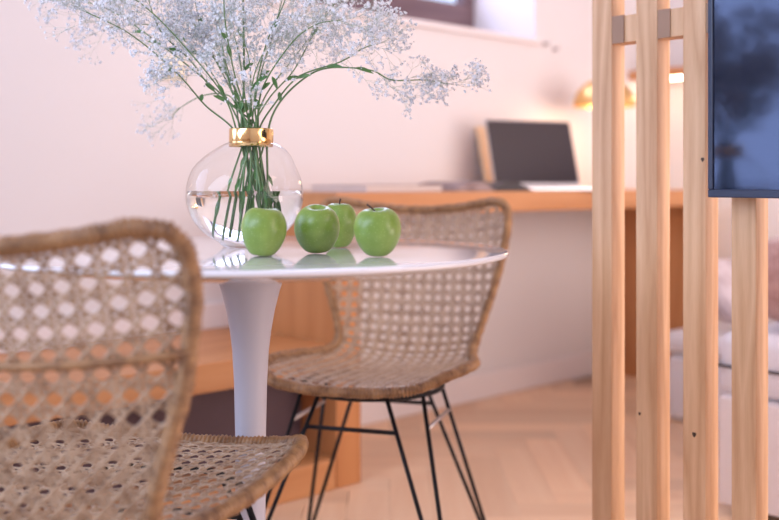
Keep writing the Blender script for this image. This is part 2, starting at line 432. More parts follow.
tv = thing('television', 'dark glossy flat television with slim blue-black bezel mounted on the posts', 'television', RP(-1.42, 1.745, 0), TH - math.radians(8))
TVW, TVZ0, TVZ1 = 0.92, 0.811, 1.335
MB().box(0.006, 0.045, -TVW + .01, -0.01, TVZ0 + .01, TVZ1 - .01).build('back_case', M_TVF, tv, bevel=0.004)
bz = 0.0095
fr = MB(); bl = []
for nm, (y0, y1, z0, z1) in (('bezel', (-TVW, 0, TVZ0, TVZ0 + .0135)), ('bezel', (-TVW, 0, TVZ1 - bz, TVZ1)), ('bezel', (-bz, 0, TVZ0 + .0135, TVZ1 - bz)), ('bezel', (-TVW, -TVW + bz, TVZ0 + .0135, TVZ1 - bz))):
    MB().box(0, 0.03, y0, y1, z0, z1).build(nm, M_TVF, tv, bevel=0.0018)
MB().box(0.0035, 0.0058, -TVW + bz, -bz, TVZ0 + .0135, TVZ1 - bz).build('screen', M_TVS, tv)
mo = MB().box(0.0455, 0.060, -0.30, -0.14, 0.98, 1.16).build('wall_mount', M_DARK, tv)
MB().box(0.0605, 0.0845, -0.215, -0.185, 1.03, 1.11).build('mount_arm', M_DARK, mo)

# ------------------------------------------------------------------ table
TC = Vector((-0.221, 1.61, 0)); TZ = 0.7303; TR = 0.409
table = thing('tulip_table', 'round glossy white pedestal table with flared stem holding vase and apples', 'table', TC)
MB().lathe([(0.05, TZ - .030), (0.30, TZ - .026), (TR - .03, TZ - .014), (TR - .008, TZ - .0092), (TR - .002, TZ - .0078), (TR, TZ - .005), (TR - .001, TZ - .0018), (TR - .004, TZ - .0003), (TR - .008, TZ), (0.2, TZ), (0.05, TZ)], 128).build('table_top', M_WHITE, table, True)
def yz(y, Y=1.61): return CAM_Z - (y - 183) / F_PX * Y
k = 1.61 / F_PX
pr = [(0.262, 0.0005), (0.268, 0.004), (0.262, 0.009), (0.20, 0.016), (0.12, 0.030), (0.07, 0.058), (0.042, 0.11), (0.029, 0.17), (0.0245, 0.24), (0.0235, 0.30), (15.2 * k, yz(440)), (15.6 * k, yz(420)), (16.4 * k, yz(383)), (18.2 * k, yz(350)), (20.6 * k, yz(330)), (24.2 * k, yz(310)), (29.2 * k, yz(290)), (34 * k, yz(276)), (45 * k, yz(268)), (62 * k, TZ - .0305)]
MB().lathe(pr, 64).build('pedestal', M_STEM, table, True)

# ------------------------------------------------------------------ chairs
from bisect import bisect
PROF = [(-0.383, 0.781), (-0.360, 0.714), (-0.341, 0.640), (-0.326, 0.570), (-0.312, 0.508), (-0.290, 0.458), (-0.250, 0.427), (-0.19, 0.416), (-0.10, 0.417), (0.0, 0.424), (0.08, 0.430), (0.15, 0.433), (0.205, 0.429)]
def catmull(P, n=16):
    out = []
    for i in range(len(P) - 1):
        p0 = P[max(i - 1, 0)]; p1 = P[i]; p2 = P[i + 1]; p3 = P[min(i + 2, len(P) - 1)]
        for j in range(n):
            t = j / n
            out.append(tuple(0.5 * (2 * b + (c - a) * t + (2 * a - 5 * b + 4 * c - d) * t * t + (-a + 3 * b - 3 * c + d) * t ** 3) for a, b, c, d in zip(p0, p1, p2, p3)))
    out.append(tuple(P[-1])); return out
prof = catmull(PROF)
arc = [0.0]
for i in range(1, len(prof)): arc.append(arc[-1] + math.hypot(prof[i][0] - prof[i - 1][0], prof[i][1] - prof[i - 1][1]))
SL = arc[-1]
def lerp_at(s):
    i = min(max(bisect(arc, s) - 1, 0), len(arc) - 2); t = (s - arc[i]) / (arc[i + 1] - arc[i])
    a, b = prof[i], prof[i + 1]
    y = a[0] + (b[0] - a[0]) * t; z = a[1] + (b[1] - a[1]) * t
    dy, dz = b[0] - a[0], b[1] - a[1]; L = math.hypot(dy, dz)
    return y, z, -dz / L, dy / L      # normal towards the sitter: rotate tangent
def interp(T, s):
    if s <= T[0][0]: return T[0][1]
    for (a, b), (c, d) in zip(T, T[1:]):
        if s <= c:
            t = (s - a) / (c - a); t = t * t * (3 - 2 * t) if False else t
            return b + (d - b) * t
    return T[-1][1]
WT = catmull([(0.0, 0.188), (0.012, 0.219), (0.035, 0.234), (0.075, 0.237), (0.12, 0.230), (0.16, 0.222), (0.21, 0.208), (0.27, 0.189), (0.33, 0.173), (0.38, 0.168), (0.43, 0.175), (0.49, 0.191), (0.56, 0.207), (0.64, 0.213), (0.70, 0.212), (0.76, 0.201), (0.805, 0.176), (0.835, 0.135), (SL, 0.075)], 6)
def wid(s): return interp(WT, s)
KT = [(0, 0.05), (0.2, 0.05), (0.33, 0.045), (0.45, 0.034), (0.6, 0.032), (0.78, 0.030), (SL, 0.016)]
# normal sign check: sitter side is +y for the back
_y, _z, _ny, _nz = lerp_at(0.1)
SGN = 1 if _ny > 0 else -1
def surf(x, s, off=0.0):
    y, z, ny, nz = lerp_at(s); ny *= SGN; nz *= SGN
    e = (x / 0.22) ** 2
    kk = interp(KT, s) * e + off
    zz = z + nz * kk; yy = y + ny * kk
    if s < 0.16: zz += 0.014 * (e - 0.9) * (1 - s / 0.16)
    return Vector((x, yy, zz))
PITCH = 0.0258
def strand(mb, line, w, th, amp, ph, ext=0.0):
    """flat cane running along parametric points, weaving over and under"""
    runs = []; cur = []
    for (x, s) in line:
        if 0 <= s <= SL and abs(x) <= wid(s): cur.append((x, s))
        else:
            if len(cur) > 1: runs.append(cur)
            cur = []
    if len(cur) > 1: runs.append(cur)
    for r in runs:
        b = len(mb.v); n = len(r)
        for i, (x, s) in enumerate(r):
            tt = min(max((s - .24) / .18, 0), 1); wk = 1 + .5 * tt * tt * (3 - 2 * tt)
            x0, s0 = r[max(i - 1, 0)]; x1, s1 = r[min(i + 1, n - 1)]
            dx, ds = x1 - x0, s1 - s0; L = math.hypot(dx, ds) or 1
            px, ps = -ds / L * w * wk / 2, dx / L * w * wk / 2
            o = amp * math.sin(ph + (x + s * 1.0) / PITCH * math.pi * 2 if dx and ds else ph + (x if dx else s) / PITCH * math.pi * 2)
            c = [surf(x + px, min(max(s + ps, 0), SL), o - th * .2), surf(x, s, o + th * .5), surf(x - px, min(max(s - ps, 0), SL), o - th * .2), surf(x, s, o - th * .7)]
            mb.v += [tuple(q) for q in c]
        for i in range(n - 1):
            for q in range(4):
                q2 = (q + 1) % 4
                mb.f.append((b + i * 4 + q, b + (i + 1) * 4 + q, b + (i + 1) * 4 + q2, b + i * 4 + q2))
def weave(s0, s1):
    mb = MB(); st = PITCH / 4; dd = 0.0029
    k0, k1 = int(s0 / PITCH) - 1, int(s1 / PITCH) + 2
    inr = lambda L: [(x, s) if s0 <= s <= s1 else (9, s) for x, s in L]
    for k in range(k0, k1):
        for sg in (-1, 1):
            s = (k + .5) * PITCH + sg * dd
            if not (s0 <= s <= s1): continue
            strand(mb, [(-.24 + i * st, s) for i in range(int(.48 / st) + 1)], 0.0037, .0017, .0010, 0 if sg < 0 else math.pi)
    for k in range(-10, 11):
        for sg in (-1, 1):
            x = k * PITCH + sg * dd
            strand(mb, inr([(x, s0 + i * st) for i in range(int((s1 - s0) / st) + 1)]), 0.0037, .0017, .0010, math.pi / 2 if sg < 0 else -math.pi / 2)
    for sg in (-1, 1):
        for k in range(-40, 70):
            c = k * PITCH
            L = []
            for i in range(int(.48 / st) + 1):
                x = -.24 + i * st; L.append((x, c + sg * x))
            if sg * -.24 + c > s1 + .3 and sg * .24 + c > s1 + .3: continue
            strand(mb, inr(L), 0.0036, .0015, .0014, sg)
    return mb
SB = 0.40
def rod(mb, a, b, r=0.0055, n=8): mb.tube([a, b], r, n)
def make_chair(label):
    t = thing('rattan_chair', label, 'chair', group='rattan chairs at the round table')
    bk = weave(0, SB).build('backrest', M_CANE, t, True); bk['kind'] = 'stuff'
    st = weave(SB, SL).build('seat', M_CANE, t, True); st['kind'] = 'stuff'
    # outline
    out = []
    n = 110
    for i in range(n + 1): s = SL * i / n; out.append((wid(s), s))
    f = [(wid(SL) * (1 - 2 * i / 10), SL) for i in range(1, 10)]
    left = [(-x, s) for x, s in reversed(out)]
    tp = [(-wid(0) * (1 - 2 * i / 22), 0) for i in range(1, 22)]
    loop = out + f + left + tp
    pts = [surf(x, s) for x, s in loop]
    # resample
    L = [0]
    for i in range(len(pts)): L.append(L[-1] + (pts[(i + 1) % len(pts)] - pts[i]).length)
    NR = 1400; rs = []
    for j in range(NR):
        d = L[-1] * j / NR; i = bisect(L, d) - 1; tt = (d - L[i]) / max(L[i + 1] - L[i], 1e-9)
        rs.append(pts[i].lerp(pts[(i + 1) % len(pts)], tt))
    rad = [0.0100 + 0.0012 * (1 if (j // 2) % 2 else -1) + .0007 * math.sin(j * 1.7) + .0006 * math.sin(j * .37) for j in range(NR)]
    rim = MB().tube(rs, rad, 8, closed=True).build('rim_binding', M_RIM, t, True)
    # cross rail behind the backrest
    sr = 0.14
    MB().tube([surf(-wid(sr) + wid(sr) * 2 * i / 24, sr, -0.006) for i in range(25)], 0.0048, 8).build('back_rail', M_RIM, t, True)
    # steel base
    zf = 0.404
    ring = [(0.150 * math.cos(a) * (1.0), -0.005 + 0.150 * math.sin(a), zf) for a in [2 * math.pi * i / 40 for i in range(40)]]
    MB().tube(ring, 0.0055, 8, closed=True).build('seat_frame', M_BLACK, t, True)
    mids = {}
    for sx in (-1, 1):
        for sy in (-1, 1):
            ca = math.atan2(sy, sx)
            foot = Vector((0.222 * sx, -0.005 + 0.195 * sy, 0.006))
            mb = MB(); m = []
            for da in (-.28, .28):
                tp_ = Vector((0.150 * math.cos(ca + da), -0.005 + 0.150 * math.sin(ca + da), zf))
                rod(mb, tp_, foot + (tp_ - foot).normalized() * .004 + Vector((0.004 * math.cos(ca + math.copysign(1.57, da)), 0.004 * math.sin(ca + math.copysign(1.57, da)), 0)), 0.0046)
                m.append(foot.lerp(tp_, (0.340 - .006) / (zf - .006)))
            lg = mb.build('leg', M_BLACK, t, True)
            MB().tube([foot + Vector((0, 0, -.0055)), foot + Vector((0, 0, .008))], 0.0085, 10).build('foot_cap', M_BLACK, lg, True)
            mids[(sx, sy)] = (m, ca)
    def mid(sx, sy, tgt):
        m, ca = mids[(sx, sy)]
        return min(m, key=lambda v: (v - tgt).length)
    for a, b, mm in (((-1, 1), (1, 1), M_BLACK), ((-1, -1), (1, -1), M_BLACK), ((-1, -1), (-1, 1), M_STEEL), ((1, -1), (1, 1), M_STEEL)):
        ta = Vector((a[0] * .15, a[1] * .15, .340)); tb = Vector((b[0] * .15, b[1] * .15, .340))
        mb = MB(); rod(mb, mid(*a, tb), mid(*b, ta), 0.0046); mb.build('stretcher', mm, t, True)
    return t
def copy_tree(o, parent=None):
    c = o.copy(); COL.objects.link(c); c.parent = parent
    for ch in list(o.children): copy_tree(ch, c)
    return c
ch = make_chair('woven rattan chair whose backrest shows behind the apples across the table')
ch.location = (-0.038, 2.16, 0)
# local +y is the facing direction
ch.rotation_euler = (0, 0, math.radians(180 - 17))
ch2 = copy_tree(ch)
ch2['label'] = 'woven rattan chair seen from its back, seat tucked in front of the pedestal'
ch2.location = (-0.352, 1.394, 0)
ch2.rotation_euler = (0, 0, math.radians(-15))

# ------------------------------------------------------------------ vase
VC = Vector((-0.2365, 1.655, 0))
vase = thing('round_glass_vase', 'clear spherical glass vase with gold neck ring, half filled with water', 'vase', (VC.x, VC.y, TZ + .0005))
def vprof(inset=0.0):
    out = [(0.0001, 0.0 + inset), (0.034 - inset * .6, 0.0 + inset)]
    cz, R = 0.083, 0.0955 - inset
    Rb = 0.083 - inset
    for i in range(1, 32):
        a = -math.pi / 2 + i * math.pi / 32
        r = R * math.cos(a); z = cz + (Rb if a < 0 else R) * math.sin(a)
        if a < 0 and r < 0.040: continue
        if a > 0 and r < 0.036: break
        out.append((r, z))
    return out, cz, R
pv, cz, R = vprof()
zn = 0.170
MB().lathe(pv + [(0.0345, zn), (0.0345, 0.1925)], 64).build('glass_body', M_GLASS, vase, True)
# hand-blown: the neck sits slightly off the globe's axis
def neck_shift(me):
    for v in me.vertices:
        t = min(max((v.co.z - .125) / .045, 0), 1); v.co.x += .0105 * t * t * (3 - 2 * t)
# drop the lathe caps on top: open mouth
gb = vase.children[0].data
bm = bmesh.new(); bm.from_mesh(gb)
top = max(bm.faces, key=lambda f: f.calc_center_median().z if len(f.verts) > 10 else -1)
bmesh.ops.delete(bm, geom=[top], context='FACES_ONLY'); bm.to_mesh(gb); bm.free(); neck_shift(gb)
WL = 0.0915
pw, _, Rw = vprof(0.0018)
pw = [p for p in pw if p[1] < WL - .001] + [(Rw * math.sqrt(max(0, 1 - ((WL - cz) / Rw) ** 2)), WL)]
MB().lathe(pw, 64).build('water', M_WATER, vase, True)
wm = vase.children[1].data
for p in wm.polygons:
    if len(p.vertices) > 10: p.use_smooth = False
gr = MB(); r0, z0, z1 = 0.0362, 0.1635, 0.1928
gp = [(r0 - .001, z0), (r0, z0 + .0015), (r0, z1 - .0015), (r0 - .0007, z1), (r0 - .0017, z1 - .001), (r0 - .0017, z0 + .001), (r0 - .001, z0)]
n = 64
for (r, z) in gp:
    for k_ in range(n):
        a = 2 * math.pi * k_ / n; gr.v.append((r * math.cos(a), r * math.sin(a), z))
for i in range(len(gp) - 1):
    for k_ in range(n): gr.f.append((i * n + k_, i * n + (k_ + 1) % n, (i + 1) * n + (k_ + 1) % n, (i + 1) * n + k_))
neck_shift(gr.build('neck_ring', M_GOLD, vase, True, clean=True).data)

# ------------------------------------------------------------------ gypsophila sprigs
NECK = Vector((VC.x + .0105, VC.y, TZ + 0.185))
def at(x, y, Y): return Vector(((x - 389.5) / F_PX * Y, Y, CAM_Z - (y - 183) / F_PX * Y))
rg = random.Random(11)
def rv(s): return Vector((rg.gauss(0, s), rg.gauss(0, s), rg.gauss(0, s)))
class Sprig: pass
def bez(P, n):
    return [Vector(q) for q in catmull([tuple(p) for p in P], n)]
def flower(sp, c, d, r):
    mb = sp.fl
    d = d.normalized(); u = d.orthogonal().normalized(); w = d.cross(u)
    a0 = rg.random() * 6.28
    for ring, (m, tilt, rr) in enumerate(((6, 0.2, 1.0), (5, 0.8, .8))):
        for i in range(m):
            a = a0 + 6.283 * (i + .5 * ring) / m + rg.uniform(-.15, .15)
            e = (u * math.cos(a) + w * math.sin(a)); t = e.cross(d)
            ax = (e * math.cos(tilt) + d * math.sin(tilt)) * r * rr
            b = len(mb.v)
            mb.v += [tuple(c), tuple(c + ax * .65 + t * r * .42), tuple(c + ax * 1.0 + d * r * .1), tuple(c + ax * .65 - t * r * .42)]
            mb.f.append((b, b + 1, b + 2, b + 3))
    # calyx
    mb = sp.bd; b = len(mb.v); q = c - d * r * .75
    mb.v += [tuple(q)] + [tuple(c - d * r * .1 + (u * math.cos(a) + w * math.sin(a)) * r * .3) for a in (0, 1.57, 3.14, 4.71)]
    mb.f += [(b, b + 1 + i, b + 1 + (i + 1) % 4) for i in range(4)]
def bud(sp, c, r):
    mb = sp.bd; b = len(mb.v)
    mb.v += [tuple(c + Vector(v) * r) for v in ((1, 0, 0), (0, 1, 0), (-1, 0, 0), (0, -1, 0), (0, 0, 1.2), (0, 0, -1.2))]
    mb.f += [(b + i, b + (i + 1) % 4, b + 4) for i in range(4)] + [(b + (i + 1) % 4, b + i, b + 5) for i in range(4)]
def twig(sp, p, d, L, level, rad):
    n = 3
    pts = [p]; q = p.copy(); dd = d.normalized()
    for i in range(n):
        dd = (dd + rv(.10) + Vector((0, 0, .03))).normalized(); q = q + dd * (L / n); pts.append(q.copy())
    sp.tw.tube(pts, [rad, rad * .9, rad * .8, rad * .7], 3 if level < 2 else 4, cap=False)
    if level == 0:
        if rg.random() < .86: flower(sp, q, dd + rv(.5), rg.uniform(.0025, .0039) * sp.fs)
        else: bud(sp, q, rg.uniform(.0011, .0017))
        return
    kids = rg.choice((2, 3, 3)) if level > 1 else rg.choice((2, 3, 4))
    for i in range(kids):
        nd = (dd + rv(.42)).normalized(); twig(sp, q, nd, L * rg.uniform(.62, .9), level - 1, rad * .72)
    if rg.random() < .8:
        nd = (dd + rv(.6)).normalized(); twig(sp, pts[1 + (level > 1)], nd, L * rg.uniform(.6, .85), level - 1, rad * .72)
def leaf(sp, p, d, L, w):
    mb = MB(); d = d.normalized(); s = d.cross(Vector((0, -1, .3))).normalized(); nn = s.cross(d)
    N = 7; 
    for i in range(N):
        t = i / (N - 1); ww = w * math.sin(math.pi * (t * .93 + .05)) ** .8; c = p + d * L * t - Vector((0, 0, 1)) * L * .25 * t * t
        mb.v += [tuple(c + s * ww + nn * ww * .35), tuple(c), tuple(c - s * ww + nn * ww * .35)]
    for i in range(N - 1):
        for j in range(2): mb.f.append((i * 3 + j, i * 3 + j + 1, i * 3 + j + 4, i * 3 + j + 3))
    sp.leaves.append(mb)
LBL = "sprig of white baby's breath standing in the gold-ringed glass vase"
def sprig(pts, fill=1.0, start=.42, bottom=None, lev=3, tl=.029, label=None, fs=1.0, leaves=2, rad=.0015, side=None):
    """pts: list of (px, py, Y) along the stalk above the neck"""
    sp = Sprig(); sp.st = MB(); sp.tw = MB(); sp.fl = MB(); sp.bd = MB(); sp.leaves = []; sp.fs = fs
    a = rg.uniform(0, 6.28); rr = rg.uniform(.004, .026)
    neck = NECK + Vector((rr * math.cos(a), rr * math.sin(a) * .8, 0))
    if side is not None: neck = NECK + Vector((side, rg.uniform(-.015, .015), 0))
    bot = bottom or Vector((VC.x + rg.uniform(-.02, .045), VC.y + rg.uniform(-.035, .035), TZ + rg.uniform(.022, .05)))
    P = [bot, bot.lerp(neck, .5) + rv(.003), neck] + [at(*p) for p in pts]
    main = bez(P, 8)
    nn = len(main)
    sp.st.tube(main, [rad * (1.25 - .75 * i / nn) for i in range(nn)], 6)
    i0 = 16
    nd = max(3, int(10.5 * fill))
    for j in range(nd):
        t = start + (1 - start) * (j + rg.uniform(.2, .8)) / nd
        i = min(int(i0 + t * (nn - 1 - i0)), nn - 2)
        d = (main[i + 1] - main[i - 1]).normalized()
        v = rv(.55); v.y *= .8
        twig(sp, main[i], d + v, tl * rg.uniform(.75, 1.25), lev - (1 if rg.random() < .25 else 0), .00042)
    d = (main[-1] - main[-3]).normalized()
    for _ in range(2): twig(sp, main[-1], d + rv(.3), tl, lev, .00042)
    for j in range(leaves):
        i = int(i0 + (nn - i0) * rg.uniform(.15, .6)); d = (main[i + 1] - main[i]).normalized()
        leaf(sp, main[i], d + Vector((rg.uniform(-.9, .9), rg.uniform(-.3, .3), 0)), rg.uniform(.018, .031), .0035)
    for j in range(2):      # leaves under water / in the neck
        i = rg.randint(6, 12); leaf(sp, main[i], (main[i] - main[i + 1]) * 1.0 + rv(.004), rg.uniform(.012, .022), .0028)
    t = thing('gypsophila_sprig', label or LBL, 'flower', (bot.x, bot.y, bot.z), group="baby's breath in the vase")
    off = Vector((bot.x, bot.y, bot.z))
    for mb in [sp.st, sp.tw, sp.fl, sp.bd] + sp.leaves: mb.v = [(x - off.x, y - off.y, z - off.z) for x, y, z in mb.v]
    sp.st.build('stalk', M_GREEN, t, True)
    g = sp.tw.build('twigs', M_TWIG, t); g['kind'] = 'stuff'
    f = sp.fl.build('blossoms', M_PETAL, t); f['kind'] = 'stuff'
    b = sp.bd.build('buds', M_BUD, t); b['kind'] = 'stuff'
    for mb in sp.leaves: mb.build('leaf', M_LEAF, t, True)
    return len(sp.fl.f) // 10
YV = VC.y
SHORT = "short sprig of baby's breath blooming low, just above the gold neck ring"
nf = 0
# tall ones in the middle
nf += sprig([(244, 80, YV), (243, 0, YV - .02), (240, -30, YV - .03)], 1.2, .45, rad=.0022, label="tallest sprig of baby's breath with a thick dark stalk rising straight up from the vase", leaves=3)
nf += sprig([(230, 85, YV), (218, 30, YV + .03), (205, -25, YV + .05)], 1.3, .4, rad=.0017)
nf += sprig([(226, 80, YV + .05), (186, 10, YV + .10), (168, -22, YV + .12)], 1.4, .35)
nf += sprig([(220, 90, YV - .03), (160, 20, YV - .07), (118, -12, YV - .08)], 1.5, .35)
nf += sprig([(222, 95, YV + .03), (168, 50, YV + .06), (110, 10, YV + .08), (72, 0, YV + .09)], 1.5, .38)
nf += sprig([(205, 105, YV), (176, 72, YV - .03), (130, 34, YV - .06), (86, 12, YV - .07)], 1.6, .36, label="sprig of baby's breath leaning far out towards the near chair", side=-.024)
nf += sprig([(222, 90, YV + .06), (190, 45, YV + .12), (150, 25, YV + .16), (105, 28, YV + .18)], 1.3, .4)
nf += sprig([(215, 92, YV + .02), (190, 60, YV + .02), (160, 30, YV), (146, -10, YV)], 1.5, .3)
nf += sprig([(236, 80, YV - .04), (225, 20, YV - .08), (224, -25, YV - .1)], 1.3, .35)
nf += sprig([(236, 90, YV + .04), (206, 45, YV + .04), (195, 0, YV + .06), (190, -25, YV + .06)], 1.3, .3)
# right half
nf += sprig([(258, 85, YV + .02), (274, 30, YV + .05), (286, -15, YV + .07)], 1.2, .4)
nf += sprig([(255, 95, YV - .02), (266, 45, YV - .05), (285, 0, YV - .07), (290, -30, YV - .07)], 1.2, .4)
nf += sprig([(268, 100, YV + .01), (294, 70, YV + .02), (316, 30, YV + .03), (345, -10, YV + .04)], 1.5, .42, label="sprig of baby's breath reaching up in front of the dark window frame")
nf += sprig([(266, 95, YV + .04), (300, 50, YV + .08), (325, 15, YV + .1), (332, -12, YV + .12)], 1.3, .45)
nf += sprig([(276, 102, YV - .02), (300, 76, YV - .04), (340, 62, YV - .05), (364, 48, YV - .06), (378, 44, YV - .06)], 1.1, .5, lev=3, tl=.026)
nf += sprig([(278, 105, YV), (302, 80, YV), (328, 68, YV), (370, 70, YV), (392, 80, YV), (425, 80, YV), (448, 84, YV)], .9, .58, lev=3, tl=.025, label="longest sprig of baby's breath arching sideways far out over the table", side=.026, rad=.0016)
nf += sprig([(262, 90, YV - .05), (290, 45, YV - .1), (315, 25, YV - .12), (340, 20, YV - .13)], 1.2, .4)
# loose low sprigs
nf += sprig([(232, 98, YV + .10), (205, 95, YV + .2), (180, 108, YV + .26), (172, 118, YV + .28)], .6, .6, lev=2, tl=.03, label="small drooping sprig of baby's breath hanging beside the vase neck", leaves=0)
nf += sprig([(240, 102, YV + .02), (225, 70, YV + .04), (214, 55, YV + .05)], 1.0, .2, lev=2, tl=.03, label=SHORT)
nf += sprig([(250, 104, YV - .03), (254, 76, YV - .05), (262, 55, YV - .05)], 1.0, .2, lev=2, tl=.03, label=SHORT)
# few stalks splayed towards the vase's side
for bx, nx, tip in ((-.046, -.012, (228, 70)), (-.030, -.004, (240, 60)), (-.008, .004, (250, 66))):
    nf += sprig([((NECK.x + nx) / YV * F_PX + 389.5 - 2, 112, YV), (tip[0], tip[1], YV - .02), (tip[0] - 6, tip[1] - 25, YV - .03)], .7, label="slender sprig of baby's breath whose stalk slants to the vase's side under water", start=.35, bottom=Vector((VC.x + bx, VC.y - .018, TZ + .019)), lev=2, tl=.03, side=nx, leaves=1)

# ------------------------------------------------------------------ apples
def apple_mat(name, g1, g2):
    m = mat(name, g1, 0.36, noise=(g2, 26, 3, 0.32, 0.7, U1), bump=(300, 0.03, U1), sss=0.1, coat=0.12)
    nt = m.node_tree; b = nt.nodes['Principled BSDF']; src = b.inputs['Base Color'].links[0].from_socket
    tc = [n_ for n_ in nt.nodes if n_.type == 'TEX_COORD'][0]
    vo = nt.nodes.new('ShaderNodeTexVoronoi'); vo.inputs['Scale'].default_value = 260; nt.links.new(tc.outputs['Object'], vo.inputs[0])
    lt = nt.nodes.new('ShaderNodeMath'); lt.operation = 'LESS_THAN'; lt.inputs[1].default_value = 0.2; nt.links.new(vo.outputs[0], lt.inputs[0])
    ml = nt.nodes.new('ShaderNodeMath'); ml.operation = 'MULTIPLY'; ml.inputs[1].default_value = 0.22; nt.links.new(lt.outputs[0], ml.inputs[0])
    mx = nt.nodes.new('ShaderNodeMix'); mx.data_type = 'RGBA'; mx.inputs[7].default_value = (0.55, 0.68, 0.30, 1)
    nt.links.new(ml.outputs[0], mx.inputs[0]); nt.links.new(src, mx.inputs[6]); nt.links.new(mx.outputs[2], b.inputs['Base Color'])
    return m
M_AP = apple_mat('green_apple_skin', (0.160, 0.265, 0.036), (0.265, 0.37, 0.072))
M_STALK = mat('brown_apple_stalk', (0.06, 0.03, 0.02), 0.7, bump=(300, 0.2, U1))
M_CAV = M_AP
def apple(label, px, base_y, wpx, hpx, tilt=(0, 0), stalk=True, seed=0, stalk_lean=.2, top=.80):
    Y = (CAM_Z - TZ) * F_PX / (base_y - 183)
    R = wpx / 2 / F_PX * Y; Hh = hpx / F_PX * Y
    X = (px - 389.5) / F_PX * Y
    t = thing('green_apple', label, 'apple', (X, Y, TZ + .0004), group='green apples on the table')
    mb = MB(); n = 40; m = 30; r_ = random.Random(seed); ph = r_.random() * 6
    half = [(0.0, 0.82), (0.08, 0.845), (0.17, 0.915), (0.29, 0.98), (0.43, 1.0), (0.61, 0.972), (0.78, 0.90), (0.91, 0.79), (0.985, 0.66), (1.0, 0.54), (0.955, 0.40), (0.865, 0.265), (0.735, 0.145), (0.59, 0.055), (0.46, 0.008), (0.35, 0.0), (0.2, 0.02), (0.0, 0.05)]
    half = catmull(half, 3)
    for (r, z) in half:
        for k_ in range(n):
            a = 2 * math.pi * k_ / n
            lob = 1 + .022 * math.sin(5 * a + ph) * (1 if z < .5 else .6) * min(1, r * 1.6) + .02 * math.sin(a + ph)
            mb.v.append((R * max(r, .004) * lob * math.cos(a), R * max(r, .004) * lob * math.sin(a), Hh * (z + .018 * math.sin(2 * a + ph) * r)))
    N = len(half)
    for i in range(N - 1):
        for k_ in range(n):
            k2 = (k_ + 1) % n; mb.f.append((i * n + k_, (i + 1) * n + k_, (i + 1) * n + k2, i * n + k2))
    rot = Matrix.Rotation(tilt[0], 3, 'X') @ Matrix.Rotation(tilt[1], 3, 'Y')
    C = Vector((0, 0, Hh / 2))
    vs_ = [rot @ (Vector(v) - C) for v in mb.v]; zmin = min(v.z for v in vs_)
    mb.v = [tuple(v - Vector((0, 0, zmin))) for v in vs_]
    mb.build('apple_body', M_AP, t, True, clean=True)
    if stalk:
        p0 = Vector((0, 0, Hh * .79)); pts = [p0, p0 + Vector((.001, 0, Hh * .13)), p0 + Vector((stalk_lean * .012, 0, Hh * .24)), p0 + Vector((stalk_lean * .026, 0, Hh * .33))]
        pts = [rot @ (p - C) - Vector((0, 0, zmin)) for p in pts]
        MB().tube(pts, [.0011, .001, .0011, .0016], 8).build('stalk', M_STALK, t, True)
    return t
apple('stalkless green apple standing alone in front of the glass vase', 263, 256.2, 45.5, 47, (math.radians(-2), math.radians(3)), False, 1)
apple('green apple with an open dimple and no stalk, touching the apple behind', 317.5, 253.4, 45.5, 45, (math.radians(15), math.radians(2)), False, 5)
apple('green apple partly hidden behind the stalkless apple, its stalk just showing', 339, 247.6, 35.5, 43, (math.radians(3), 0), True, 9, .1)
apple('speckled green apple with an upright dark stalk at the end of the row', 377, 256.6, 47.5, 46, (math.radians(8), math.radians(-2)), True, 14, -.5)

# ------------------------------------------------------------------ desk things
DZ = 0.8083
lap = thing('laptop', 'open silver laptop with dark glossy screen on the wooden desk', 'laptop', (0.547, 3.72, DZ), math.radians(22))
LW, LD, LH = 0.362, 0.235, 0.258
MB().box(-LW / 2, LW / 2, -LD, 0, 0, 0.014).build('base', M_ALU, lap, bevel=0.003)
MB().box(-LW / 2 + .02, LW / 2 - .02, -LD * .5, -.02, 0.0143, 0.0158).build('keyboard', M_DARK, lap)
MB().box(-.05, .05, -LD * .95, -LD * .58, 0.0143, 0.0148).build('trackpad', M_ALU, lap)
lid = MB().box(-LW / 2, LW / 2, 0, 0.007, 0, LH).build('lid', M_ALU, lap, bevel=0.002)
lid.location = (0, 0, 0.0145); lid.rotation_euler = (math.radians(-17), 0, 0)
MB().box(-LW / 2 + .004, LW / 2 - .004, -0.0014, -.0002, 0.012, LH - .004).build('screen', M_LAPS, lid)

bd = thing('wooden_board', 'pale wooden board leaning on the wall behind the laptop', 'board', RP(0.125, 0.07, DZ), TH)
o = MB().box(-0.16, 0.16, 0, 0.012, 0, 0.252).build('board_panel', M_BOARD, bd, bevel=0.002)
o.rotation_euler = (math.radians(-13), 0, 0)

